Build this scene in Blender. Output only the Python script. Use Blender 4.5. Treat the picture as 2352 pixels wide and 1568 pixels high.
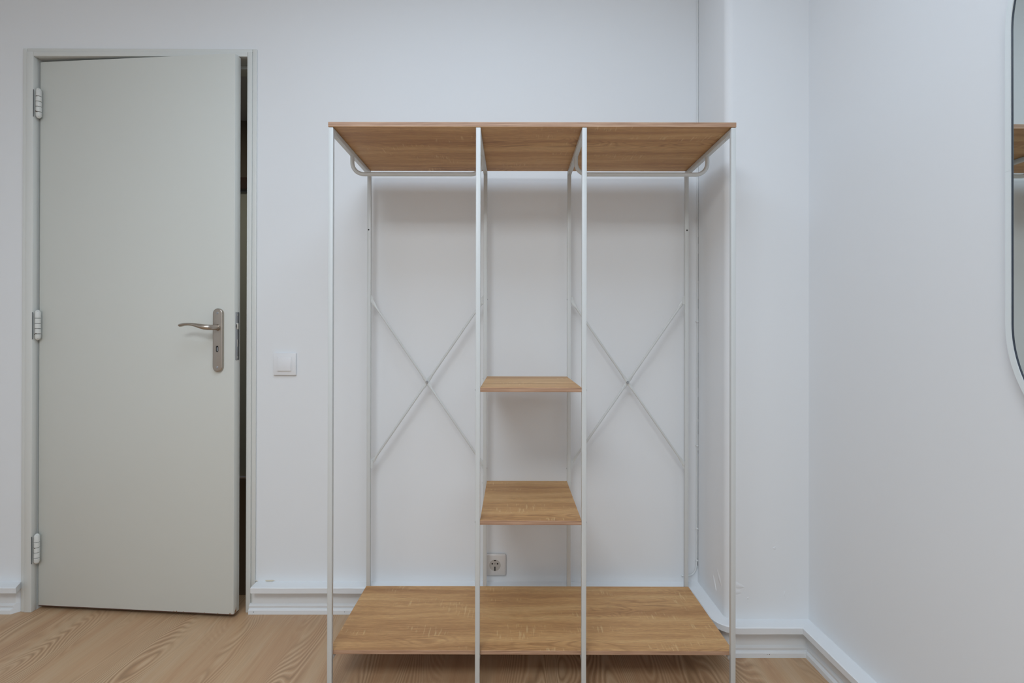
import bpy, bmesh, math, random
from mathutils import Vector, Matrix

random.seed(7)
for o in list(bpy.data.objects):
    bpy.data.objects.remove(o)
S = bpy.context.scene
COL = S.collection

# ------------------------------------------------------------------ camera
D, YAW, PITCH, ROLL, FPX = 1.8603, .0022, .0026, .0018, 1176.0
def cam_axes():
    c, s = math.cos(YAW), math.sin(YAW)
    r = Vector((c, -s, 0)); f0 = Vector((s, c, 0)); u0 = Vector((0, 0, 1))
    c, s = math.cos(PITCH), math.sin(PITCH)
    f = c*f0 + s*u0; u = -s*f0 + c*u0
    c, s = math.cos(ROLL), math.sin(ROLL)
    return c*r + s*u, f, -s*r + c*u
R_, F_, U_ = cam_axes()
cd = bpy.data.cameras.new('camera')
cam = bpy.data.objects.new('camera', cd)
COL.objects.link(cam)
M = Matrix.Identity(4)
for i in range(3):
    M[i][0], M[i][1], M[i][2] = R_[i], U_[i], -F_[i]
M[0][3], M[1][3], M[2][3] = 0.0, -D, 1.0
cam.matrix_world = M
cd.sensor_fit = 'HORIZONTAL'; cd.sensor_width = 36.0
cd.lens = FPX/2352*36
cd.shift_y = -16.25/2352
cd.clip_start = .02; cd.clip_end = 50
S.camera = cam

# ------------------------------------------------------------------ world, lamps, exposure
w = bpy.data.worlds.new('world'); S.world = w; w.use_nodes = True
w.node_tree.nodes['Background'].inputs[0].default_value = (.55, .65, .8, 1)
w.node_tree.nodes['Background'].inputs[1].default_value = .4
S.view_settings.view_transform = 'Standard'
S.view_settings.look = 'None'
S.view_settings.exposure = 0.0
S.view_settings.gamma = 1.0
S.view_settings.use_curve_mapping = False

CEIL = 2.50
LAMP = (-.14, -1.14, CEIL-.06)
LSX, LSY = 1.15, .85
P1, C1 = 10.8, (.57, .765, 1.0)
P2, C2 = 35.0, (.86, .94, 1.0)
P3, C3 = 4.5, (1.0, .86, .70)
def area(name, loc, rot, size, size_y, power, color, shape='RECTANGLE'):
    l = bpy.data.lights.new(name, 'AREA'); l.shape = shape; l.size = size; l.size_y = size_y
    l.energy = power; l.color = color
    o = bpy.data.objects.new(name, l); o.location = loc; o.rotation_euler = rot
    COL.objects.link(o); return o
area('ceiling_and_fill_light', LAMP, (0, 0, 0), LSX, LSY, P1, C1)
FILL_LAMP = (-.55, -2.55, CEIL-.06)
area('ceiling_and_fill_light', FILL_LAMP, (0, 0, 0), LSX, LSY, P2, C2)  # added second panel: overhead fill for the whole room
area('window_side_fill', (-.75, -3.62, 1.50), (math.radians(90), 0, 0), 1.5, 1.3, P3, C3)  # added warm fill from behind the camera, at an assumed window
area('hall_fill_light', (-1.3, .9, CEIL-.03), (0, 0, 0), .25, .25, 3.4, (1.0, .94, .80), 'DISK')  # added fill to lift the dim hallway; its source is unseen

# ------------------------------------------------------------------ materials
def new_mat(name):
    m = bpy.data.materials.new(name); m.use_nodes = True
    nt = m.node_tree; b = nt.nodes['Principled BSDF']
    return m, nt, b
def nd(nt, t, **kw):
    n = nt.nodes.new(t)
    for k, v in kw.items(): setattr(n, k, v)
    return n
def math_(nt, op, a, b=None, clamp=False):
    n = nd(nt, 'ShaderNodeMath', operation=op, use_clamp=clamp)
    for i, v in enumerate((a, b)):
        if v is None: continue
        if isinstance(v, (int, float)): n.inputs[i].default_value = v
        else: nt.links.new(v, n.inputs[i])
    return n.outputs[0]
def noise(nt, vec, scale, detail=2, rough=.5, dist=0.0):
    n = nd(nt, 'ShaderNodeTexNoise')
    n.inputs['Scale'].default_value = scale; n.inputs['Detail'].default_value = detail
    n.inputs['Roughness'].default_value = rough; n.inputs['Distortion'].default_value = dist
    nt.links.new(vec, n.inputs['Vector']); return n.outputs['Fac']
def mapping(nt, vec, sc, loc=(0, 0, 0), rot=(0, 0, 0)):
    n = nd(nt, 'ShaderNodeMapping')
    n.inputs['Scale'].default_value = sc; n.inputs['Location'].default_value = loc
    n.inputs['Rotation'].default_value = rot
    nt.links.new(vec, n.inputs['Vector']); return n.outputs[0]
def ramp(nt, fac, stops):
    n = nd(nt, 'ShaderNodeValToRGB'); e = n.color_ramp.elements
    while len(e) < len(stops): e.new(.5)
    for i, (p, c) in enumerate(stops):
        e[i].position = p; e[i].color = (c[0], c[1], c[2], 1) if not isinstance(c, (int, float)) else (c, c, c, 1)
    nt.links.new(fac, n.inputs[0]); return n.outputs[0]
def mixc(nt, fac, a, b, mode='MIX'):
    n = nd(nt, 'ShaderNodeMix', data_type='RGBA', blend_type=mode)
    for i, v in ((0, fac), (6, a), (7, b)):
        if isinstance(v, (int, float)): n.inputs[i].default_value = v
        elif isinstance(v, tuple): n.inputs[i].default_value = (v[0], v[1], v[2], 1)
        else: nt.links.new(v, n.inputs[i])
    return n.outputs[2]
def bump(nt, b, h, strength, dist=.001):
    n = nd(nt, 'ShaderNodeBump'); n.inputs['Strength'].default_value = strength
    n.inputs['Distance'].default_value = dist
    nt.links.new(h, n.inputs['Height']); nt.links.new(n.outputs[0], b.inputs['Normal'])

def paint(name, col, rough=.5, var=.03, bscale=60, bstr=.15, bdist=.0015, spec=.5):
    m, nt, b = new_mat(name)
    g = nd(nt, 'ShaderNodeNewGeometry').outputs['Position']
    n1 = noise(nt, g, 1.7, 3, .55)
    c = mixc(nt, n1, tuple(v*(1-var) for v in col), tuple(min(1, v*(1+var)) for v in col))
    nt.links.new(c, b.inputs['Base Color'])
    b.inputs['Roughness'].default_value = rough
    b.inputs['Specular IOR Level'].default_value = spec
    n2 = noise(nt, g, bscale, 3, .6); n3 = noise(nt, g, 5, 2, .5)
    bump(nt, b, math_(nt, 'ADD', n2, math_(nt, 'MULTIPLY', n3, 2.5)), bstr, bdist)
    return m
def metal(name, col, rough, metallic=1.0):
    m, nt, b = new_mat(name)
    g = nd(nt, 'ShaderNodeNewGeometry').outputs['Position']
    n1 = noise(nt, mapping(nt, g, (400, 400, 20)), 1, 2)
    nt.links.new(mixc(nt, n1, tuple(v*.92 for v in col), col), b.inputs['Base Color'])
    b.inputs['Metallic'].default_value = metallic
    b.inputs['Roughness'].default_value = rough
    return m
def flat(name, col, rough=.6):
    m, nt, b = new_mat(name)
    g = nd(nt, 'ShaderNodeNewGeometry').outputs['Position']
    n1 = noise(nt, g, 90, 2)
    nt.links.new(mixc(nt, n1, tuple(v*.9 for v in col), tuple(min(1, v*1.08) for v in col)), b.inputs['Base Color'])
    b.inputs['Roughness'].default_value = rough
    return m

def floor_wood():
    m, nt, b = new_mat('oak_floor')
    g = nd(nt, 'ShaderNodeNewGeometry').outputs['Position']
    # growth rings: contour lines of a slow noise stretched along the boards (Y)
    v1 = mapping(nt, g, (5.6, 1.05, 1), (3.1, 1.7, 0))
    base = noise(nt, v1, 1.0, 1.6, .42, .25)
    wob = noise(nt, mapping(nt, g, (38, 7, 1)), 1, 3)
    ph = math_(nt, 'ADD', math_(nt, 'MULTIPLY', base, 330.0), math_(nt, 'MULTIPLY', wob, 2.0))
    rings = math_(nt, 'ADD', math_(nt, 'MULTIPLY', math_(nt, 'SINE', ph), .5), .5)
    # lines show only in some zones
    zone = noise(nt, mapping(nt, g, (9, 1.1, 1), (8, 2, 0)), 1.0, 2, .5)
    zm = ramp(nt, zone, [(.44, 0.0), (.66, .85)])
    tone = noise(nt, mapping(nt, g, (16, .8, 1), (1, 5, 0)), 1.0, 3, .55)
    fine = noise(nt, mapping(nt, g, (420, 9, 1)), 1.0, 2, .6)
    c0 = ramp(nt, tone, [(.28, (.47, .272, .148)), (.47, (.54, .335, .190)), (.60, (.57, .380, .225)), (.75, (.60, .43, .28))])
    c1 = mixc(nt, math_(nt, 'MULTIPLY', zm, math_(nt, 'POWER', rings, 3.2)), c0, (.36, .222, .122))
    lt = math_(nt, 'MULTIPLY', math_(nt, 'POWER', math_(nt, 'SUBTRACT', 1.0, rings), 5.0), zm)
    c2 = mixc(nt, math_(nt, 'MULTIPLY', lt, .45), c1, (.78, .60, .40))
    c3 = mixc(nt, .35, c2, ramp(nt, fine, [(.3, .62), (.7, 1.0)]), 'MULTIPLY')
    nt.links.new(c3, b.inputs['Base Color'])
    b.inputs['Roughness'].default_value = .42
    bump(nt, b, math_(nt, 'ADD', math_(nt, 'MULTIPLY', rings, zm), fine), .12, .0006)
    return m

def shelf_wood(name, edge=False, seed=0.0):
    m, nt, b = new_mat(name)
    g = nd(nt, 'ShaderNodeTexCoord').outputs['Object']
    sd = (seed*3.7, seed*5.1, seed*2.3)
    if edge:
        a = noise(nt, mapping(nt, g, (9, 60, 260), sd), 1.0, 3, .6)
        c = ramp(nt, a, [(.3, (.31, .175, .105)), (.5, (.44, .265, .17)), (.7, (.53, .345, .23))])
        nt.links.new(c, b.inputs['Base Color']); b.inputs['Roughness'].default_value = .55
        return m
    warp = noise(nt, mapping(nt, g, (2.5, 9, 4), sd), 1.0, 2, .5)
    wv = nd(nt, 'ShaderNodeVectorMath', operation='ADD'); nt.links.new(g, wv.inputs[0])
    cb = nd(nt, 'ShaderNodeCombineXYZ'); nt.links.new(math_(nt, 'MULTIPLY', math_(nt, 'SUBTRACT', warp, .5), .055), cb.inputs[1])
    nt.links.new(cb.outputs[0], wv.inputs[1]); p = wv.outputs[0]
    band = noise(nt, mapping(nt, p, (.9, 17, 1), sd), 1.0, 3, .62)
    streak = noise(nt, mapping(nt, p, (13, 210, 1), sd), 1.0, 4, .7)
    pore = noise(nt, mapping(nt, p, (45, 520, 1), sd), 1.0, 2, .6)
    f = math_(nt, 'ADD', math_(nt, 'MULTIPLY', band, .68), math_(nt, 'MULTIPLY', streak, .32))
    c = ramp(nt, f, [(.32, (.36, .165, .060)), (.43, (.49, .258, .102)), (.51, (.60, .335, .138)),
                     (.60, (.69, .425, .190)), (.72, (.78, .53, .27))])
    # darker knot lines
    kn = noise(nt, mapping(nt, g, (3.2, 14, 1), (sd[0]+4, sd[1]+1, 0)), 1.0, 1.5, .4, .4)
    kr = math_(nt, 'POWER', math_(nt, 'ADD', math_(nt, 'MULTIPLY', math_(nt, 'SINE', math_(nt, 'MULTIPLY', kn, 110.0)), .5), .5), 3.0)
    kz = ramp(nt, noise(nt, mapping(nt, g, (2.2, 7, 1), (sd[0]+9, sd[1]+2, 0)), 1.0, 1, .5), [(.56, 0.0), (.68, 1.0)])
    c = mixc(nt, math_(nt, 'MULTIPLY', math_(nt, 'MULTIPLY', kr, kz), .55), c, (.28, .125, .045))
    c = mixc(nt, .45, c, ramp(nt, pore, [(.30, .55), (.62, 1.0)]), 'MULTIPLY')
    # pale rough-saw marks running across the grain, in patches
    saw = noise(nt, mapping(nt, g, (170, 16, 1), sd, (0, 0, .08)), 1.0, 1.5, .5)
    patch = noise(nt, mapping(nt, g, (5.5, 13, 1), (sd[0]+2, sd[1]+7, 0)), 1.0, 1, .5)
    sm = math_(nt, 'MULTIPLY', ramp(nt, saw, [(.56, 0.0), (.68, 1.0)]), ramp(nt, patch, [(.56, 0.0), (.64, 1.0)]))
    c = mixc(nt, math_(nt, 'MULTIPLY', sm, .36), c, (.82, .62, .33))
    nt.links.new(c, b.inputs['Base Color'])
    b.inputs['Roughness'].default_value = .5
    bump(nt, b, math_(nt, 'ADD', streak, pore), .06, .0004)
    return m

WALL = (.800, .818, .835)
M_wall = paint('wall_paint', WALL, .75, .012, 70, .10, .0012, spec=.15)
M_ceil = paint('ceiling_paint', (.82, .83, .84), .8, .01)
M_skirt = paint('skirting_gloss_paint', (.80, .825, .845), .32, .02, 45, .25, .0012)
M_door = paint('cream_door_paint', (.665, .680, .640), .38, .012, 35, .05, .001)
M_case = paint('casing_paint', (.70, .715, .69), .40, .02, 45, .15, .001)
M_floor = floor_wood()
M_shelf = shelf_wood('oak_laminate', seed=0)
M_shelf_b = shelf_wood('oak_laminate_bottom', seed=1.3)
M_shelf_c = shelf_wood('oak_laminate_middle', seed=2.6)
M_edge = shelf_wood('oak_edge_band', edge=True)
M_white = paint('white_powder_coat', (.635, .655, .65), .38, .01, 200, .05, .0004)
M_nickel = metal('brushed_nickel', (.46, .41, .36), .32)
M_steel = metal('zinc_steel', (.42, .43, .45), .4)
M_bright = metal('bright_screw', (.65, .63, .58), .28)
M_black = flat('black_recess', (.012, .011, .010), .8)
M_gap = flat('grey_gap', (.10, .11, .115), .8)
M_plastic = paint('white_plastic', (.80, .81, .83), .30, .005, 200, .02, .0003)
M_socket = paint('ivory_plastic', (.72, .70, .68), .22, .005, 200, .02, .0003)
M_socketin = paint('ivory_plastic_well', (.50, .47, .43), .35, .005, 200, .02, .0003)
M_alu = paint('pale_mirror_frame', (.74, .79, .80), .30, .01, 200, .02, .0003)
M_lip = flat('dark_mirror_lip', (.035, .045, .07), .5)
M_cable = paint('white_cable', (.74, .76, .76), .4, .02, 90, .05, .0005)
M_chip = flat('bare_wood_chip', (.30, .17, .08), .7)
M_rust = flat('rust_chip', (.11, .055, .035), .8)
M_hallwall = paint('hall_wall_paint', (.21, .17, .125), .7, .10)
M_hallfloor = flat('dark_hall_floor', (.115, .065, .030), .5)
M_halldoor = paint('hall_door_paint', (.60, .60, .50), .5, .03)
M_darkwood = flat('dark_wood_trim', (.10, .06, .04), .5)
M_caulk = paint('old_caulk', (.66, .60, .48), .7, .08, 80, .3)
M_lampw = paint('lamp_housing', (.8, .8, .8), .4, .01)

mm, nt_, b_ = new_mat('lamp_diffuser')
b_.inputs['Base Color'].default_value = (.9, .9, .9, 1)
b_.inputs['Emission Color'].default_value = (.97, .985, 1, 1); b_.inputs['Emission Strength'].default_value = .8
M_diff = mm
mm, nt_, b_ = new_mat('mirror_silver')
b_.inputs['Base Color'].default_value = (.66, .71, .70, 1); b_.inputs['Metallic'].default_value = 1
b_.inputs['Roughness'].default_value = .02
M_mirror = mm
mm, nt_, b_ = new_mat('window_glass')
b_.inputs['Base Color'].default_value = (1, 1, 1, 1); b_.inputs['Roughness'].default_value = .0
b_.inputs['Transmission Weight'].default_value = 1.0; b_.inputs['IOR'].default_value = 1.01
M_glass = mm

# ------------------------------------------------------------------ geometry helpers
def obj(name, bm, mat, parent=None, smooth=False, kind=None, angle=35):
    me = bpy.data.meshes.new(name); bm.normal_update(); bm.to_mesh(me); bm.free()
    mats = mat if isinstance(mat, (list, tuple)) else [mat]
    for x in mats: me.materials.append(x)
    if smooth:
        me.polygons.foreach_set('use_smooth', [True]*len(me.polygons))
        me.set_sharp_from_angle(angle=math.radians(angle))
    o = bpy.data.objects.new(name, me); COL.objects.link(o)
    if parent: o.parent = parent
    if kind: o['kind'] = kind
    return o
def empty(name, loc=(0, 0, 0), rz=0.0):
    o = bpy.data.objects.new(name, None); o.location = loc; o.rotation_euler = (0, 0, rz)
    o.empty_display_size = .1
    COL.objects.link(o); return o
def tag(o, label=None, cat=None, group=None, kind=None):
    for k, v in (('label', label), ('category', cat), ('group', group), ('kind', kind)):
        if v: o[k] = v
    return o
def box(bm, x0, x1, y0, y1, z0, z1, bev=0.0, seg=2, mi=0):
    vs = [bm.verts.new((x, y, z)) for x in (x0, x1) for y in (y0, y1) for z in (z0, z1)]
    q = [(0, 1, 3, 2), (4, 6, 7, 5), (0, 4, 5, 1), (2, 3, 7, 6), (0, 2, 6, 4), (1, 5, 7, 3)]
    fs = [bm.faces.new([vs[i] for i in f]) for f in q]
    for f in fs: f.material_index = mi
    if bev:
        es = list({e for f in fs for e in f.edges})
        bmesh.ops.bevel(bm, geom=es, offset=bev, segments=seg, profile=.5, affect='EDGES')
    return fs
def B(): return bmesh.new()
def boxobj(name, dims, mat, parent=None, bev=0.0, kind=None, smooth=None):
    bm = B(); box(bm, *dims, bev=bev)
    return obj(name, bm, mat, parent, smooth=bool(bev) if smooth is None else smooth, kind=kind)
def ring_sweep(bm, pts, section, closed=False, up=Vector((0, 0, 1)), caps=True):
    """section(i) -> list of 2D points in (side, up2) frame; pts are 3-D points"""
    n = len(pts); P = [Vector(p) for p in pts]; rings = []
    prev = None
    for i in range(n):
        a = P[i-1] if (i > 0 or closed) else P[i]; c = P[(i+1) % n] if (i < n-1 or closed) else P[i]
        t = (c-a).normalized()
        if prev is None:
            ref = up if abs(t.dot(up)) < .95 else Vector((1, 0, 0))
            s = t.cross(ref).normalized()
        else:
            s = (prev - t*prev.dot(t)).normalized()
        prev = s; v = s.cross(t)
        rings.append([bm.verts.new(P[i] + s*x + v*y) for x, y in section(i)])
    m = len(rings[0])
    for i in range(n if closed else n-1):
        A, C = rings[i], rings[(i+1) % n]
        for j in range(m):
            bm.faces.new((A[j], A[(j+1) % m], C[(j+1) % m], C[j]))
    if not closed and caps:
        bm.faces.new(list(reversed(rings[0]))); bm.faces.new(rings[-1])
    return rings
def circ(r, k=12, ry=None):
    ry = ry or r
    return [(r*math.cos(2*math.pi*j/k), ry*math.sin(2*math.pi*j/k)) for j in range(k)]
def tube(bm, pts, r, k=12):
    ring_sweep(bm, pts, lambda i: circ(r, k))
def cyl(bm, c, axis, r, h, k=20, r2=None):
    """cylinder from point c along axis for length h"""
    a = Vector(axis).normalized(); c = Vector(c); r2 = r if r2 is None else r2
    ref = Vector((0, 0, 1)) if abs(a.z) < .9 else Vector((1, 0, 0))
    s = a.cross(ref).normalized(); v = s.cross(a)
    A = [bm.verts.new(c + s*x*1 + v*y) for x, y in circ(r, k)]
    C = [bm.verts.new(c + a*h + s*x + v*y) for x, y in circ(r2, k)]
    for j in range(k): bm.faces.new((A[j], A[(j+1) % k], C[(j+1) % k], C[j]))
    bm.faces.new(list(reversed(A))); bm.faces.new(C)
def lathe(bm, prof, c, k=20):
    """profile [(r,z)] around vertical axis through c"""
    rings = []
    for r, z in prof:
        rings.append([bm.verts.new((c[0]+max(r, 1e-5)*math.cos(2*math.pi*j/k), c[1]+max(r, 1e-5)*math.sin(2*math.pi*j/k), c[2]+z)) for j in range(k)])
    for a, b in zip(rings, rings[1:]):
        for j in range(k): bm.faces.new((a[j], a[(j+1) % k], b[(j+1) % k], b[j]))
    bm.faces.new(list(reversed(rings[0]))); bm.faces.new(rings[-1])
def prism(bm, poly, y0, y1, bev=0.0):
    """poly in XZ extruded from y0 (front) to y1"""
    A = [bm.verts.new((x, y0, z)) for x, z in poly]; C = [bm.verts.new((x, y1, z)) for x, z in poly]
    n = len(poly); f0 = bm.faces.new(A); bm.faces.new(list(reversed(C)))
    for j in range(n): bm.faces.new((A[j], C[j], C[(j+1) % n], A[(j+1) % n]))
    bmesh.ops.recalc_face_normals(bm, faces=bm.faces[:])
    if bev: bmesh.ops.bevel(bm, geom=list(f0.edges), offset=bev, segments=3, profile=.5, affect='EDGES')

# ================================================================== THE ROOM SHELL
XL_, YF_ = -2.62, -3.55                 # left wall, wall behind the camera
XR_, WY = .9405, .0143                  # right wall meets the pillar at XR_, and runs slightly outward
XP, YP, RP = .680, -.246, .024          # pillar side, pillar front, rounded edge
DX0, DX1, DH = -1.7265, -.955, 2.007    # clear opening of the door casing
TH = .10
HY_ = 1.72

# floor (room and hallway in one run of laminate)
boxobj('floor', (XL_-.1, XR_+.2, YF_-.1, 2.0, -.04, 0), M_floor, kind='structure')
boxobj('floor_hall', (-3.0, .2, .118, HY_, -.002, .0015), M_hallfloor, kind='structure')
boxobj('ceiling', (XL_-.1, XR_+.2, YF_-.1, 2.0, CEIL, CEIL+.05), M_ceil, kind='structure')
bm = B()
box(bm, XL_-.1, DX0-.014, 0, TH, 0, CEIL)
box(bm, DX1+.014, XR_+.2, 0, TH, 0, CEIL)
box(bm, DX0-.014, DX1+.014, 0, TH, DH+.014, CEIL)
bmesh.ops.remove_doubles(bm, verts=bm.verts[:], dist=1e-5)
obj('wall_back', bm, M_wall, kind='structure')
boxobj('wall_left', (XL_-.1, XL_, YF_, 0, 0, CEIL), M_wall, kind='structure')
# right wall, very slightly out of square
bm = B()
xe = XR_+WY*(YP-YF_)
for z in (0, CEIL):
    pass
vs = [bm.verts.new(p) for z in (0, CEIL) for p in ((XR_, YP, z), (xe, YF_, z), (xe+.12, YF_, z), (XR_+.12, YP, z))]
for q in ((0, 3, 2, 1), (4, 5, 6, 7), (0, 1, 5, 4), (1, 2, 6, 5), (2, 3, 7, 6), (3, 0, 4, 7)):
    bm.faces.new([vs[i] for i in q])
bmesh.ops.recalc_face_normals(bm, faces=bm.faces[:])
obj('wall_right', bm, M_wall, kind='structure')
# pillar / chimney breast with a rounded vertical edge
arc = [(XP+RP-RP*math.cos(a), YP+RP-RP*math.sin(a)) for a in [math.pi/2*i/8 for i in range(9)]]
pp = [(XP, 0.0)] + arc + [(XR_+.12, YP), (XR_+.12, 0.0)]
bm = B()
A = [bm.verts.new((x, y, 0)) for x, y in pp]; C = [bm.verts.new((x, y, CEIL)) for x, y in pp]
bm.faces.new(A); bm.faces.new(C)
for j in range(len(pp)): bm.faces.new((A[j], A[(j+1) % len(pp)], C[(j+1) % len(pp)], C[j]))
bmesh.ops.recalc_face_normals(bm, faces=bm.faces[:])
pillar = obj('wall_pillar', bm, M_wall, kind='structure', smooth=True)

# chipped, filled plaster low on the pillar edge: thin uneven flakes standing proud of the paint
def flake(name, pts, nrm, th, mat, parent):
    bm = B(); n = Vector(nrm)
    c = sum((Vector(p) for p in pts), Vector())/len(pts)
    lo = [bm.verts.new(Vector(p)-n*.0005) for p in pts]
    th *= .55; hi = [bm.verts.new(c+(Vector(p)-c)*.6+n*th*(.6+.6*random.random())) for p in pts]
    k = len(pts)
    for j in range(k): bm.faces.new((lo[j], lo[(j+1) % k], hi[(j+1) % k], hi[j]))
    top = bm.verts.new(c+n*th*.9)
    for j in range(k): bm.faces.new((hi[j], hi[(j+1) % k], top))
    bmesh.ops.recalc_face_normals(bm, faces=bm.faces[:])
    return obj(name, bm, mat, parent, smooth=True)
yq = YP
flake('plaster_flake', [(.703, yq, .232), (.722, yq, .222), (.741, yq, .209), (.728, yq, .204), (.709, yq, .205)], (0, -1, 0), .0035, M_wall, pillar)
flake('plaster_flake', [(.703, yq, .203), (.724, yq, .202), (.730, yq, .190), (.712, yq, .184), (.702, yq, .191)], (0, -1, 0), .003, M_wall, pillar)
flake('plaster_flake', [(XP, -.17, .240), (XP, -.205, .215), (XP, -.212, .19), (XP, -.19, .20)], (-1, 0, 0), .0035, M_wall, pillar)
flake('plaster_flake', [(XP, -.14, .205), (XP, -.16, .185), (XP, -.172, .155), (XP, -.155, .17)], (-1, 0, 0), .003, M_wall, pillar)
flake('plaster_flake', [(.826, yq, .335), (.836, yq, .338), (.838, yq, .328), (.829, yq, .326)], (0, -1, 0), .0025, M_wall, pillar)
flake('plaster_flake', [(.745, yq, .175), (.752, yq, .180), (.749, yq, .168)], (0, -1, 0), .0018, M_wall, pillar)
flake('plaster_flake', [(.862, yq, .196), (.868, yq, .199), (.866, yq, .178), (.860, yq, .182)], (0, -1, 0), .0018, M_wall, pillar)

# wall behind the camera with an unseen window, assumed for the fill light
WX0, WX1, WZ0, WZ1 = -1.5, 0.0, .85, 2.15
bm = B()
box(bm, XL_-.1, WX0, YF_-.12, YF_, 0, CEIL); box(bm, WX1, xe+.12, YF_-.12, YF_, 0, CEIL)
box(bm, WX0, WX1, YF_-.12, YF_, 0, WZ0); box(bm, WX0, WX1, YF_-.12, YF_, WZ1, CEIL)
obj('wall_front', bm, M_wall, kind='structure')
win = empty('window_1', (0, YF_-.06, 0)); tag(win, kind='structure')
for a in ((WX0, WX0+.05, -.03, .03, WZ0, WZ1), (WX1-.05, WX1, -.03, .03, WZ0, WZ1),
          (WX0, WX1, -.03, .03, WZ0, WZ0+.05), (WX0, WX1, -.03, .03, WZ1-.05, WZ1),
          ((WX0+WX1)/2-.03, (WX0+WX1)/2+.03, -.035, .035, WZ0, WZ1)):
    boxobj('window_frame', a, M_plastic, win, bev=.004)
boxobj('window_sill', (WX0-.04, WX1+.04, .03, .14, WZ0-.03, WZ0), M_plastic, win, bev=.004)

# hallway beyond the door
HY = 1.72
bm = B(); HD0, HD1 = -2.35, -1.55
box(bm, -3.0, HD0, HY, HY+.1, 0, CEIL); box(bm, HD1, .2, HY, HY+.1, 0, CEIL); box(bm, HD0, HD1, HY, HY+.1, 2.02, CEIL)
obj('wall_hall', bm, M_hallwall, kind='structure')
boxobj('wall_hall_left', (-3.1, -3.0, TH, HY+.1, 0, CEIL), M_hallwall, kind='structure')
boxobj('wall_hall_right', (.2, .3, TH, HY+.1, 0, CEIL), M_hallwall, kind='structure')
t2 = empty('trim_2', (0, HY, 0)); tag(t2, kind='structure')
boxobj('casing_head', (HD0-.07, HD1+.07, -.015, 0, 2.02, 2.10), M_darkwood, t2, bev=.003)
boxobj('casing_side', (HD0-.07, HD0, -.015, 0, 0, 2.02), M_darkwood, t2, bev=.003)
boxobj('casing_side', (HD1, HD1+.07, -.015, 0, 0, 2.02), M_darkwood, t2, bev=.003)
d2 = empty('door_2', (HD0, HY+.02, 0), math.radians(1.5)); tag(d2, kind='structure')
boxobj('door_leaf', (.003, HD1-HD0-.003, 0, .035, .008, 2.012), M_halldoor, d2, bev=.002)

# ------------------------------------------------------------------ skirting: swept profile with mitres
def offset_path(path, p):
    """offset to the right of travel with mitred corners"""
    n = len(path); out = []
    for i in range(n):
        def nr(a, b):
            d = Vector((b[0]-a[0], b[1]-a[1])).normalized(); return Vector((d.y, -d.x))
        if i == 0: m = nr(path[0], path[1]); k = 1
        elif i == n-1: m = nr(path[-2], path[-1]); k = 1
        else:
            a = nr(path[i-1], path[i]); b = nr(path[i], path[i+1]); m = (a+b).normalized(); k = 1/max(.3, m.dot(a))
        out.append(Vector(path[i]) + m*p*k)
    return out
WPATH = [(-.930, 0), (XP, 0)] + arc + [(XR_, YP), (xe-.0001, YF_)]
# (protrusion, height) outlines, closed polygons
CAP = [(0, .1085), (.0425, .1072), (.0455, .1050), (.0445, .0868), (.0425, .0855), (0, .0855)]
MID = [(0, .0855), (.0105, .0855), (.0105, .0300), (0, .0300)]
LOW = [(0, .0345), (.0110, .0340), (.0170, .0300), (.0176, .0282), (.0158, .0200), (.0198, .0182), (.0222, .0140), (.0222, .0002), (0, .0002)]
def sweep_piece(bm, prof, path, i0, i1, ext0=0.0, ext1=0.0, wob=0.0, skew=0.0):
    offs = [offset_path(path, p) for p, z in prof]
    d0 = (Vector(path[i0+1])-Vector(path[i0])).normalized(); d1 = (Vector(path[i1])-Vector(path[i1-1])).normalized()
    rings = []
    for i in range(i0, i1+1):
        seg = [i]
        rings.append([(offs[k][i].x, offs[k][i].y, prof[k][1]) for k in range(len(prof))])
    # long straight runs get extra sections with hand-painted unevenness
    full = [rings[0]]
    for a, b in zip(rings, rings[1:]):
        L = (Vector(a[0])-Vector(b[0])).length
        n = max(1, int(L/.06)) if wob else 1
        for s in range(1, n+1):
            t = s/n; r = []
            for k, (u, v) in enumerate(zip(a, b)):
                q = Vector(u).lerp(Vector(v), t)
                if s < n and prof[k][0] > .002 and prof[k][1] > .01: q.z += random.uniform(-wob, wob)
                r.append(tuple(q))
            full.append(r)
    if ext0: full[0] = [(x-d0.x*ext0, y-d0.y*ext0, z) for x, y, z in full[0]]
    if ext1: full[-1] = [(x+d1.x*ext1, y+d1.y*ext1, z) for x, y, z in full[-1]]
    if skew: full[-1] = [(x+skew*prof[k][0], y, z) for k, (x, y, z) in enumerate(full[-1])]
    vr = [[bm.verts.new(p) for p in r] for r in full]
    m = len(prof)
    for a, b in zip(vr, vr[1:]):
        for j in range(m): bm.faces.new((a[j], a[(j+1) % m], b[(j+1) % m], b[j]))
    bm.faces.new(vr[0]); bm.faces.new(list(reversed(vr[-1])))
    bmesh.ops.recalc_face_normals(bm, faces=bm.faces[:])
def skirting(name, path, i0, i1, e0=(0, 0, 0), e1=(0, 0, 0), sk=(0, 0, 0)):
    root = empty(name, (path[i0][0], path[i0][1], 0)); tag(root, kind='structure')
    for nm, pr, a, b, q in (('cap_ledge', CAP, e0[0], e1[0], sk[0]), ('middle_board', MID, e0[1], e1[1], sk[1]), ('lower_board', LOW, e0[2], e1[2], sk[2])):
        bm = B(); sweep_piece(bm, pr, path, i0, i1, a, b, .0006, q)
        bmesh.ops.translate(bm, verts=bm.verts[:], vec=(-path[i0][0], -path[i0][1], 0))
        obj(nm, bm, M_skirt, root, smooth=True, angle=16)
    return root
nA = len(arc)
sk_back = skirting('baseboard_back', WPATH, 0, 1, e0=(-.010, 0, .009))
sk_p = skirting('baseboard_pillar', WPATH, 1, 2+nA)
sk_r = skirting('baseboard_right', WPATH, 2+nA, 3+nA)
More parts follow.
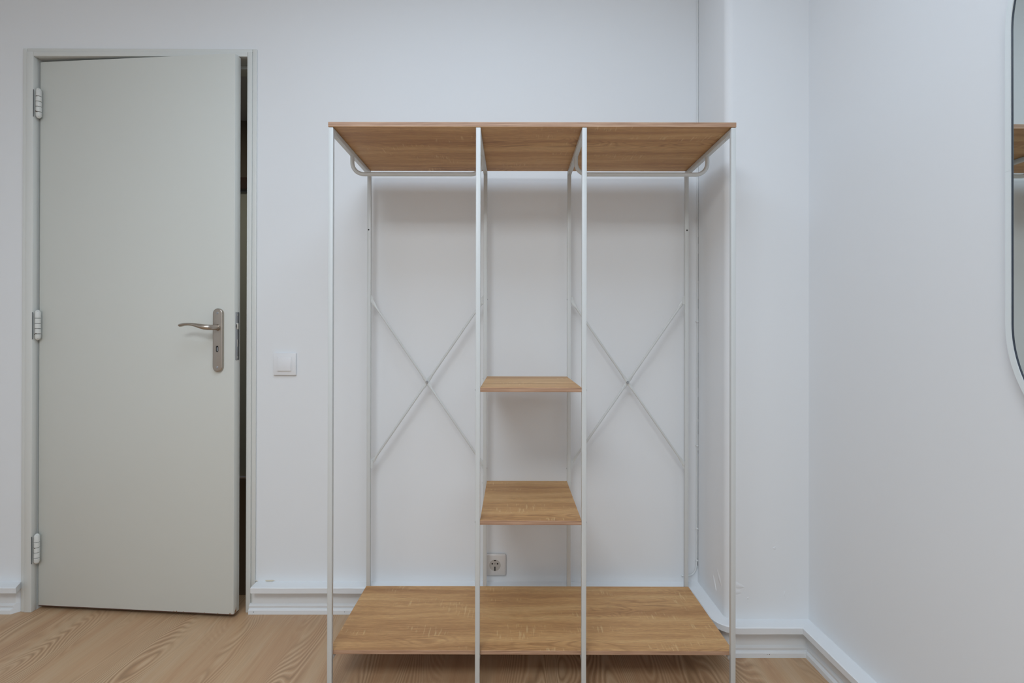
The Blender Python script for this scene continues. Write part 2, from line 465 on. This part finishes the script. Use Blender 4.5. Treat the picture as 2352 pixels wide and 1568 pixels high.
sk_l = skirting('baseboard_back_left', [(XL_+.001, 0), (-1.770, 0)], 0, 1, sk=(.50, -1.1, -.84))
# nail heads punched into the lower boards
def dot(name, parent, loc, axis, r, mat, h=.0006):
    bm = B(); cyl(bm, (0, 0, 0), axis, r, h, 10)
    o = obj(name, bm, mat, parent); o.location = loc; return o
def worldchild(parent, x, y, z):
    return (x-parent.location.x, y-parent.location.y, z)
dot('nail_hole', sk_p, worldchild(sk_p, .805, YP-.0222, .0115), (0, -1, 0), .0011, M_rust)
dot('nail_hole', sk_p, worldchild(sk_p, .7985, YP-.0222, .0118), (0, -1, 0), .0008, M_gap)
dot('nail_hole', sk_back, worldchild(sk_back, -.594, -.0222, .0105), (0, -1, 0), .0011, M_gap)
dot('nail_hole', sk_back, worldchild(sk_back, -.92, -.0222, .0095), (0, -1, 0), .0016, M_gap)

# ------------------------------------------------------------------ door casing (trim_1)
tr = empty('trim_1', (DX0, 0, 0)); tag(tr, kind='structure')
def casing_u(name, x0, x1, zt, wdt, y0, y1, mat, bev=.0015):
    """U-shaped frame around the opening: outer band of width wdt starting at x0/x1/zt"""
    bm = B()
    box(bm, x0-wdt, x0, y0, y1, 0, zt+wdt, bev); return bm
def case_part(name, dims, bev=.002):
    x0, x1, y0, y1, z0, z1 = dims
    return boxobj(name, (x0-DX0, x1-DX0, y0, y1, z0, z1), M_case, tr, bev=bev)
W1, W2 = .026, .0155
case_part('inner_casing', (DX0-W1, DX0, -.010, TH*0+.012, 0, DH+.017))
case_part('inner_casing', (DX1, DX1+.017, -.010, .012, 0, DH+.017))
case_part('inner_casing', (DX0, DX1, -.010, .012, DH, DH+.017))
case_part('outer_casing', (DX0-W1-W2, DX0-W1, -.0062, 0, 0, DH+.030), .0025)
case_part('outer_casing', (DX1+.017, DX1+.033, -.0062, 0, 0, DH+.030), .0025)
case_part('outer_casing', (DX0-W1, DX1+.017, -.0062, 0, DH+.017, DH+.030), .0025)
# jambs lining the wall thickness, with door stop
case_part('jamb', (DX0-.013, DX0-.001, .012, TH+.012, 0, DH+.013), .0)
case_part('jamb', (DX1+.001, DX1+.013, .012, TH+.012, 0, DH+.013), .0)
case_part('jamb', (DX0-.001, DX1+.001, .012, TH+.012, DH+.001, DH+.013), .0)
case_part('door_stop', (DX0, DX1, .055, TH+.010, DH-.012, DH), .0015)
case_part('door_stop', (DX1-.012, DX1, .055, TH+.010, 0, DH-.012), .0015)
case_part('door_stop', (DX0, DX0+.010, .055, TH+.010, 0, DH-.012), .0015)
# old yellow filler at the skirting/casing joint
flake('filler', [(.798, -.001, .117), (.806, -.001, .1125), (.812, -.001, .1085), (.797, -.001, .1085)], (0, -1, 0), .002, M_caulk, tr)
flake('filler', [(.838, -.001, .113), (.862, -.001, .1145), (.874, -.001, .111), (.862, -.001, .1085), (.840, -.001, .1085)], (0, -1, 0), .0015, M_caulk, tr)

# ------------------------------------------------------------------ the door
TD = math.radians(4.75)
door = empty('door_1', (-1.7222, .0125, 0), -TD); tag(door, kind='structure')
LW, LT = .7480, .034
leaf = boxobj('door_leaf', (0, LW, 0, LT, .0150, 1.9975), M_door, door, bev=.0022)
# darker raw underside showing as a thin brown line
boxobj('bottom_edge', (.002, LW-.001, .001, LT-.001, .0128, .0155), M_rust, door)
# chipped paint at the foot of the free edge
bm = B(); prism(bm, [(0, 0), (.010, .002), (.0085, .020), (.006, .011), (.002, .008)], 0, .0012)
bmesh.ops.rotate(bm, verts=bm.verts[:], cent=(0, 0, 0), matrix=Matrix.Rotation(math.radians(90), 3, 'Z'))
o = obj('bare_wood_chip', bm, M_chip, door); o.location = (LW+.0003, .006, .0165)
for cx_, cz_, s_ in ((.735, .016, .0032), (.690, .0155, .002), (.560, .0155, .002), (.535, .0155, .0025), (.525, .0155, .002), (.64, .0155, .0016)):
    bm = B(); prism(bm, [(-s_, 0), (s_*.7, 0), (s_*.5, s_*1.1), (-.2*s_, s_*1.5), (-s_*.6, s_*.5)], -.0004, .0006)
    o = obj('bare_wood_chip', bm, M_chip, door); o.location = (cx_, 0, cz_)
# hinges: five knuckles with finials, painted over
def knuckle(z0, z1, r, top=False, bot=False, k=16):
    bm = B(); c = .0007; prof = []
    if bot: prof += [(r*.25, z0), (r*.7, z0+r*.35), (r*.97, z0+r*.9)]
    else: prof += [(r-c, z0), (r, z0+c)]
    if top: prof += [(r*.97, z1-r*.9), (r*.7, z1-r*.35), (r*.25, z1)]
    else: prof += [(r, z1-c), (r-c, z1)]
    lathe(bm, prof, (0, 0, 0), k); return bm
for hz, chips in ((1.840, 4), (1.036, 2), (.2265, 2)):
    h = empty('hinge', (.0085, -.0125, hz)); h.parent = door
    L = .112; zs = [-L/2, -L/2+.026]
    zs = [-.056, -.034, -.0145, .0005, .0160, .056]
    zs = [-.0555, -.0325, -.0135, .0050, .0240, .0555]
    for i in range(5):
        obj('knuckle', knuckle(zs[i]+.0008, zs[i+1]-.0008, .0090, top=(i == 4), bot=(i == 0)), M_case, h, smooth=True)
    boxobj('hinge_pin', (-.0055, .0055, -.0055, .0055, -.05, .05), M_gap, h)
    boxobj('hinge_leaf', (-.0040, .0012, .0060, .0125, -.046, .046), M_case, h, bev=.0006)
    boxobj('hinge_gap', (-.0104, -.0082, -.0112, -.0102, -.052, .046), M_gap, h)
    for c_ in range(chips):
        a = random.uniform(-2.4, -1.0); z = random.choice(zs[1:5])+random.uniform(-.002, .002)
        bm = B(); s = .0022*random.uniform(.7, 1.3)
        prism(bm, [(-s, -.0006), (s, -.0011), (s*1.1, .0004), (-s*.4, .0012)], -.0003, .0006)
        o = obj('paint_chip', bm, M_rust, h); o.location = (.0091*math.cos(a), .0091*math.sin(a), z); o.rotation_euler = (0, 0, a+math.pi/2)
# handle plate (rounded ends), screws, keyhole, lever
PX, PZ0, PZ1, PWH = .6915, .8705, 1.0945, .0182
hp = empty('door_handle', (PX, 0, 1.027)); hp.parent = door
def stadium(z0, z1, r, cx=0.0, k=14):
    pts = [(cx+r*math.cos(a), z1-r+r*math.sin(a)) for a in [math.pi*i/k for i in range(k+1)]]
    pts += [(cx-r*math.cos(a), z0+r-r*math.sin(a)) for a in [math.pi*i/k for i in range(k+1)]]
    return pts
bm = B(); prism(bm, list(reversed(stadium(PZ0-1.027, PZ1-1.027, PWH))), -.0105, -.0002, bev=.0035)
tag(obj('back_plate', bm, M_nickel, hp, smooth=True), 'brushed nickel door plate with rounded ends')
for z in (PZ1-1.027-.0165, PZ0-1.027+.0165):
    bm = B(); cyl(bm, (0, -.0105, z), (0, -1, 0), .0042, .0008, 18, .0034)
    s = obj('plate_screw', bm, M_steel, hp, smooth=True)
bm = B(); prism(bm, list(reversed(stadium(-.0865, -.0640, .0043))), -.0108, -.0100)
obj('keyhole', bm, M_black, hp)
bm = B(); prism(bm, list(reversed(stadium(-.0835, -.0690, .0020, .0008))), -.0112, -.0106)
obj('key_cylinder', bm, M_steel, hp)
# lever: round neck that turns into a swept, flattened blade
bm = B()
cyl(bm, (0, -.010, 0), (0, -1, 0), .0118, .006, 24, .0105)
ctr = [(0, -.012, 0), (0, -.030, 0), (-.001, -.042, 0), (-.006, -.051, .0), (-.016, -.0555, .0008), (-.030, -.057, .0038),
       (-.045, -.0575, .0075), (-.060, -.057, .0100), (-.075, -.0565, .0108), (-.090, -.056, .0098), (-.102, -.0555, .0072), (-.1065, -.0555, .0060)]
hs = [.0088, .0088, .0092, .0095, .0092, .0082, .0066, .0052, .0046, .0047, .0050, .0042]
ws = [.0088, .0088, .0088, .0086, .0080, .0078, .0080, .0084, .0086, .0086, .0082, .0070]
def lev(i):
    # after a quarter turn the 'side' axis lies vertical
    return [(ws[i]*math.cos(a), hs[i]*math.sin(a)) for a in [2*math.pi*j/18 for j in range(18)]]
ring_sweep(bm, ctr, lev)
bmesh.ops.recalc_face_normals(bm, faces=bm.faces[:])
obj('lever', bm, M_nickel, hp, smooth=True)
# lock face plate on the free edge
fp = empty('lock_faceplate', (LW+.0003, LT/2-.001, .997)); fp.parent = door
boxobj('face_plate', (0, .0012, -.0105, .0105, -.085, .085), M_steel, fp, bev=.0004)
boxobj('latch', (.0008, .0042, -.0062, .0062, .024, .047), M_bright, fp, bev=.001)
boxobj('latch_slot', (.0010, .0014, -.0085, -.001, .030, .042), M_black, fp)
boxobj('dead_bolt', (.0008, .0018, -.0022, .0022, -.038, -.012), M_bright, fp, bev=.0004)
for z in (.075, -.075):
    bm = B(); cyl(bm, (.0010, 0, z), (1, 0, 0), .0032, .0007, 14); obj('plate_screw', bm, M_bright, fp, smooth=True)

# ================================================================== OPEN WARDROBE
XL, XR, YFR, YBK, T = -.5074, .6247, -.4403, -.0600, .0130
YB2 = YBK+T
XM1, XM2 = -.0973, .1978
ZT0, ZT1 = 1.5795, 1.5925
UX, UY = .05, -.25
rack = empty('open_wardrobe', (UX, UY, 0), -.0033)
tag(rack, 'open clothes rack with white metal frame and light oak boards, standing against back wall', 'wardrobe')
def ub(name, x0, x1, y0, y1, z0, z1, mat=M_white, bev=.0012, parent=rack, lab=None):
    o = boxobj(name, (x0-UX, x1-UX, y0-UY, y1-UY, z0, z1), mat, parent, bev=bev)
    if lab: o['label'] = lab
    return o
def board(name, x0, x1, y0, y1, z0, z1, mat, lab):
    bm = B(); cx, cy, cz = (x0+x1)/2, (y0+y1)/2, (z0+z1)/2
    box(bm, x0-cx, x1-cx, y0-cy, y1-cy, z0-cz, z1-cz, .0006, 1)
    bm.normal_update()
    for f in bm.faces:
        if abs(f.normal.z) < .5: f.material_index = 1
    o = obj(name, bm, [mat, M_edge], rack); o.location = (cx-UX, cy-UY, cz); o['label'] = lab
    return o
board('top_board', XL-.0005, XR+.0005, YFR-.001, YBK+.002, ZT0, ZT1, M_shelf, 'long light oak top board over all three bays')
board('bottom_shelf', XL+.0005, XR-.0005, YFR+T, YBK-.0002, .1090, .1208, M_shelf_b, 'long light oak bottom shelf near the floor')
board('middle_shelf', XM1+T, XM2, YFR+.001, YBK+.009, .8438, .8566, M_shelf_c, 'short oak shelf in the centre bay, upper one')
board('middle_shelf', XM1+T, XM2, YFR+.001, YBK+.009, .4757, .4880, M_shelf_b, 'short oak shelf in the centre bay, lower one')
def screw(parent, x, y, z, ax, r=.0032, mat=M_bright):
    bm = B(); cyl(bm, (0, 0, 0), ax, r, .0012, 12, r*.75)
    o = obj('screw', bm, mat, parent, smooth=True); o.location = (x-UX, y-UY, z); return o
xs = (XL, XM1, XM2, XR-T)
posts = {}
for i, x in enumerate(xs):
    posts[(i, 0)] = ub('front_post', x, x+T, YFR, YFR+T, 0, ZT0-.001)
    posts[(i, 1)] = ub('rear_post', x, x+T, YBK, YB2, 0, ZT0-.001)
    r1 = ub('top_rail', x, x+T, YFR+T, YBK, ZT0-.0145, ZT0-.001, bev=.001)
    r2 = ub('bottom_rail', x, x+T, YFR+T, YBK, .0945, .1080, bev=.001)
    for yy in (YFR+.055, YBK-.02):
        screw(r1, x+T/2, yy, ZT0-.0145, (0, 0, -1))
# adjustment holes near the top of the rear posts and bolts holding the middle shelves
for i in (0, 3):
    bm = B(); cyl(bm, (0, 0, 0), (0, -1, 0), .0026, .0004, 14)
    o = obj('adjustment_hole', bm, M_black, posts[(i, 1)]); o.location = (xs[i]+(T*.42 if i == 0 else T*.5)-UX, YBK-UY, 1.372)
for z in (.849, .4815):
    screw(posts[(1, 0)], XM1, YFR+.0065, z, (-1, 0, 0), .003, M_steel)
    screw(posts[(2, 0)], XM2+T, YFR+.0065, z, (1, 0, 0), .003, M_steel)
    screw(posts[(1, 1)], XM1, YBK+.0065, z, (-1, 0, 0), .003, M_steel)
    screw(posts[(2, 1)], XM2+T, YBK+.0065, z, (1, 0, 0), .003, M_steel)
for z in (1.128, .533):
    screw(posts[(1, 1)], XM1+T, YBK+.0065, z, (1, 0, 0), .0026, M_steel)
    screw(posts[(2, 1)], XM2, YBK+.0065, z, (-1, 0, 0), .0026, M_steel)
# hanging rods: round tube bent up at both ends into the top rails
YR = (YFR+YB2)/2 - .004
def rod(xa, xb):
    z0, z1, rb = ZT0-.0145, 1.5085, .036
    pts = [(xa, YR, z0), (xa, YR, z1+rb)]
    pts += [(xa+rb-rb*math.cos(a), YR, z1+rb-rb*math.sin(a)) for a in [math.pi/2*i/9 for i in range(1, 10)]]
    pts += [(xb-rb+rb*math.sin(a), YR, z1+rb-rb*math.cos(a)) for a in [math.pi/2*i/9 for i in range(0, 10)]]
    pts += [(xb, YR, z0)]
    pts = [(x-UX, y-UY, z) for x, y, z in pts]
    bm = B(); tube(bm, pts, .0064, 16)
    return obj('hanging_rod', bm, M_white, rack, smooth=True)
rod(XL+T/2, XM1+T/2); rod(XM2+T/2, XR-T/2)
# cross braces behind the two hanging bays
def brace(xa, xb):
    zt, zb, y = 1.1265, .5465, YBK+.004
    for k, (p, q) in enumerate((((xa, zt), (xb, zb)), ((xa, zb), (xb, zt)))):
        y_ = y + (.0035 if k else -.0005)
        P, Q = Vector((p[0], y_, p[1])), Vector((q[0], y_, q[1])); L = (Q-P).length; d = (Q-P)/L
        mid = .5
        st = [(0, .0062, .0010), (.022/L, .0062, .0010), (.034/L, .0040, .0036), (mid-.030/L, .0040, .0036), (mid-.018/L, .0058, .0010),
              (mid+.018/L, .0058, .0010), (mid+.030/L, .0040, .0036), (1-.034/L, .0040, .0036), (1-.022/L, .0062, .0010), (1, .0062, .0010)]
        pts = [(P + d*L*t - Vector((UX, UY, 0))) for t, _, _ in st]
        bm = B()
        # section axes: side lies in the XZ plane across the rod, the other along Y
        rings = []
        side = Vector((-d.z, 0, d.x))
        for (t, a, b), c in zip(st, pts):
            rings.append([bm.verts.new(c + side*a*math.cos(2*math.pi*j/12) + Vector((0, 1, 0))*b*math.sin(2*math.pi*j/12)) for j in range(12)])
        for A, C in zip(rings, rings[1:]):
            for j in range(12): bm.faces.new((A[j], A[(j+1) % 12], C[(j+1) % 12], C[j]))
        bm.faces.new(rings[0]); bm.faces.new(rings[-1]); bmesh.ops.recalc_face_normals(bm, faces=bm.faces[:])
        obj('cross_brace', bm, M_white, rack, smooth=True)
    cx, cz = (xa+xb)/2, (zt+zb)/2
    bm = B(); cyl(bm, (0, 0, 0), (0, -1, 0), .0048, .0045, 16, .0036)
    o = obj('brace_bolt', bm, M_steel, rack, smooth=True); o.location = (cx-UX, y-.0015-UY, cz)
    for x, z, dx in ((xa, zt, 1), (xa, zb, 1), (xb, zt, -1), (xb, zb, -1)):
        bm = B(); s = dx
        pl = [(0, .016), (0, -.016), (s*.0085, -.008 if z == zb else -.013), (s*.0085, .013 if z == zb else .008)]
        if dx < 0: pl = list(reversed(pl))
        prism(bm, pl, -.0009, .0009)
        o = obj('brace_bracket', bm, M_white, rack); o.location = (x-UX, y+.0015-UY, z)
brace(XL+T, XM1); brace(XM2+T, XR-T)

# ================================================================== SMALL THINGS ON THE WALLS
sw = empty('light_switch', (-.8175, 0, .896)); tag(sw, 'square white light switch beside the door casing', 'light switch')
boxobj('switch_plate', (-.0405, .0405, -.0085, -.0003, -.0400, .0400), M_plastic, sw, bev=.0018)
boxobj('inner_bezel', (-.0285, .0285, -.0092, -.0080, -.0280, .0285), M_plastic, sw, bev=.0004)
bm = B(); box(bm, -.0245, .0245, -.0130, -.0088, -.0245, .0250, .001)
for v in bm.verts:
    if v.co.z > 0 and v.co.y < -.011: v.co.y += .0030
obj('rocker', bm, M_plastic, sw, smooth=True)

sk = empty('power_socket', (-.0560, 0, .1725)); tag(sk, 'square ivory wall socket low on the back wall, seen behind the rack', 'socket')
bm = B(); box(bm, -.0400, .0400, -.0115, -.0003, -.0395, .0400, .0065, 4)
obj('socket_plate', bm, M_socket, sk, smooth=True)
bm = B(); cyl(bm, (0, -.0116, 0), (0, -1, 0), .0205, .0006, 32, .0200); obj('socket_well', bm, M_socketin, sk, smooth=True)
for x in (-.0095, .0095):
    bm = B(); cyl(bm, (x, -.0122, .0058), (0, -1, 0), .0028, .0005, 14); obj('pin_hole', bm, M_black, sk)
bm = B(); cyl(bm, (0, -.0122, .0058), (0, -1, 0), .0026, .0007, 14); obj('centre_screw', bm, M_steel, sk)
for z0, z1, h in ((.0162, .0190, .0040), (-.0200, -.0045, .0020)):
    bm = B(); prism(bm, [(-h, z0), (h, z0), (h, z1), (-h, z1)], -.0128, -.0122); obj('earth_contact', bm, M_black, sk)

# cable run down the inside corner, curling away above the skirting
cb = empty('corner_cable', (XP, 0, 0)); tag(cb, 'thin white cable clipped down the corner between back wall and pillar', 'cable')
pts = [(-.0027, -.0027, CEIL-.001), (-.0028, -.0027, 1.9), (-.0032, -.0029, 1.4), (-.0032, -.0030, .9), (-.0042, -.0040, .4), (-.0045, -.0040, .185)]
pts += [(-.006, -.004, .166), (-.010, -.004, .151), (-.017, -.004, .140), (-.026, -.004, .134), (-.038, -.004, .1320), (-.060, -.004, .1318)]
bm = B(); tube(bm, pts, .0026, 10); obj('cable_run', bm, M_cable, cb, smooth=True)
for z0, z1 in ((1.335, 1.360), (1.200, 1.300), (1.10, 1.135), (.81, .94), (.70, .78), (.645, .69), (.168, .195), (.575, .585)):
    boxobj('open_joint', (-.0014, -.0004, -.0042, -.0034, z0, z1), M_gap, cb)
for z in (.60, 1.05, .30, .185):
    boxobj('cable_clip', (-.0082, -.0003, -.0072, -.0005, z, z+.005), M_cable, cb, bev=.0006)

# mirror on the right wall
MYC, R0, ZB, ZTp = -.8995-.26, .26, 1.025, 1.570
mir = empty('wall_mirror', (.9375, MYC, (ZB+ZTp)/2), .006); tag(mir, 'tall round-ended mirror with slim pale frame on the right wall', 'mirror')
zh = (ZTp-ZB)/2
def capsule(r, k=110):
    pts = [(r*math.cos(a), zh+r*math.sin(a)) for a in [math.pi*i/k for i in range(k+1)]]
    pts += [(-r*math.cos(a), -zh-r*math.sin(a)) for a in [math.pi*i/k for i in range(k+1)]]
    return pts          # (y, z)
def caps_band(r_out, r_in, x0, x1, zlo=-9, zhi=9):
    bm = B(); o = capsule(r_out); i = capsule(r_in); n = len(o)
    V = [[bm.verts.new((x, y, z)) for (y, z) in c] for x, c in ((x0, o), (x0, i), (x1, i), (x1, o))]
    for a in range(4):
        A, C = V[a], V[(a+1) % 4]
        for j in range(n): bm.faces.new((A[j], A[(j+1) % n], C[(j+1) % n], C[j]))
    for zc, keep in ((zlo, 1), (zhi, -1)):
        if abs(zc) < 5:
            g = bmesh.ops.bisect_plane(bm, geom=bm.verts[:]+bm.edges[:]+bm.faces[:], plane_co=(0, 0, zc), plane_no=(0, 0, -keep), clear_outer=True)
            bmesh.ops.holes_fill(bm, edges=[e for e in bm.edges if e.is_boundary])
    bmesh.ops.recalc_face_normals(bm, faces=bm.faces[:])
    return bm
ZS = 1.309-(ZB+ZTp)/2
obj('mirror_frame', caps_band(R0, R0-.0105, -.0065, .012, zhi=ZS-.0001), M_alu, mir, smooth=True)
obj('mirror_frame', caps_band(R0+.0002, R0-.0105, -.0065, .012, zlo=ZS+.0001), M_alu, mir, smooth=True)
obj('inner_lip', caps_band(R0-.0105, R0-.0120, -.0048, .002), M_lip, mir, smooth=True)
bm = B(); pts = capsule(R0-.0105)
A = [bm.verts.new((-.0035, y, z)) for y, z in pts]; C = [bm.verts.new((.001, y, z)) for y, z in pts]
bm.faces.new(A); bm.faces.new(list(reversed(C)))
for j in range(len(pts)): bm.faces.new((A[j], A[(j+1) % len(pts)], C[(j+1) % len(pts)], C[j]))
bmesh.ops.recalc_face_normals(bm, faces=bm.faces[:])
obj('mirror_glass', bm, M_mirror, mir)

# bits lying on the floor
def sliver(name, pts, r, mat, label):
    bm = B(); c = Vector(pts[0]); tube(bm, [Vector(p)-c for p in pts], r, 6)
    o = obj(name, bm, mat, smooth=True); o.location = c
    return tag(o, label, 'debris', 'scraps on the floor')
M_paper = flat('white_scrap', (.78, .72, .64), .6)
sliver('floor_scrap', [(-1.7425, -.008, .0012), (-1.735, .001, .0014), (-1.728, .0065, .0012)], .0009, M_paper, 'tiny white sliver on the floor at the hinge side of the door')
sliver('floor_scrap', [(.39, -.395, .0012), (.400, -.388, .0018), (.412, -.386, .0012)], .0007, M_paper, 'tiny curled shaving on the floor under the bottom shelf')

# ceiling lamp and an added fill panel, both out of frame
def panel(loc, label):
    lm = empty('lamp_and_fill_panel', (loc[0], loc[1], CEIL)); tag(lm, label, 'ceiling lamp', 'ceiling light panels')
    for a in ((-LSX/2-.03, LSX/2+.03, -LSY/2-.03, -LSY/2, -.05, -.0005), (-LSX/2-.03, LSX/2+.03, LSY/2, LSY/2+.03, -.05, -.0005),
              (-LSX/2-.03, -LSX/2, -LSY/2, LSY/2, -.05, -.0005), (LSX/2, LSX/2+.03, -LSY/2, LSY/2, -.05, -.0005)):
        boxobj('panel_frame', a, M_lampw, lm, bev=.003)
    boxobj('panel_diffuser', (-LSX/2, LSX/2, -LSY/2, LSY/2, -.045, -.030), M_diff, lm)
panel(LAMP, 'flat rectangular ceiling light panel in front of the wardrobe')
panel(FILL_LAMP, 'added ceiling fill panel behind the camera, out of view')
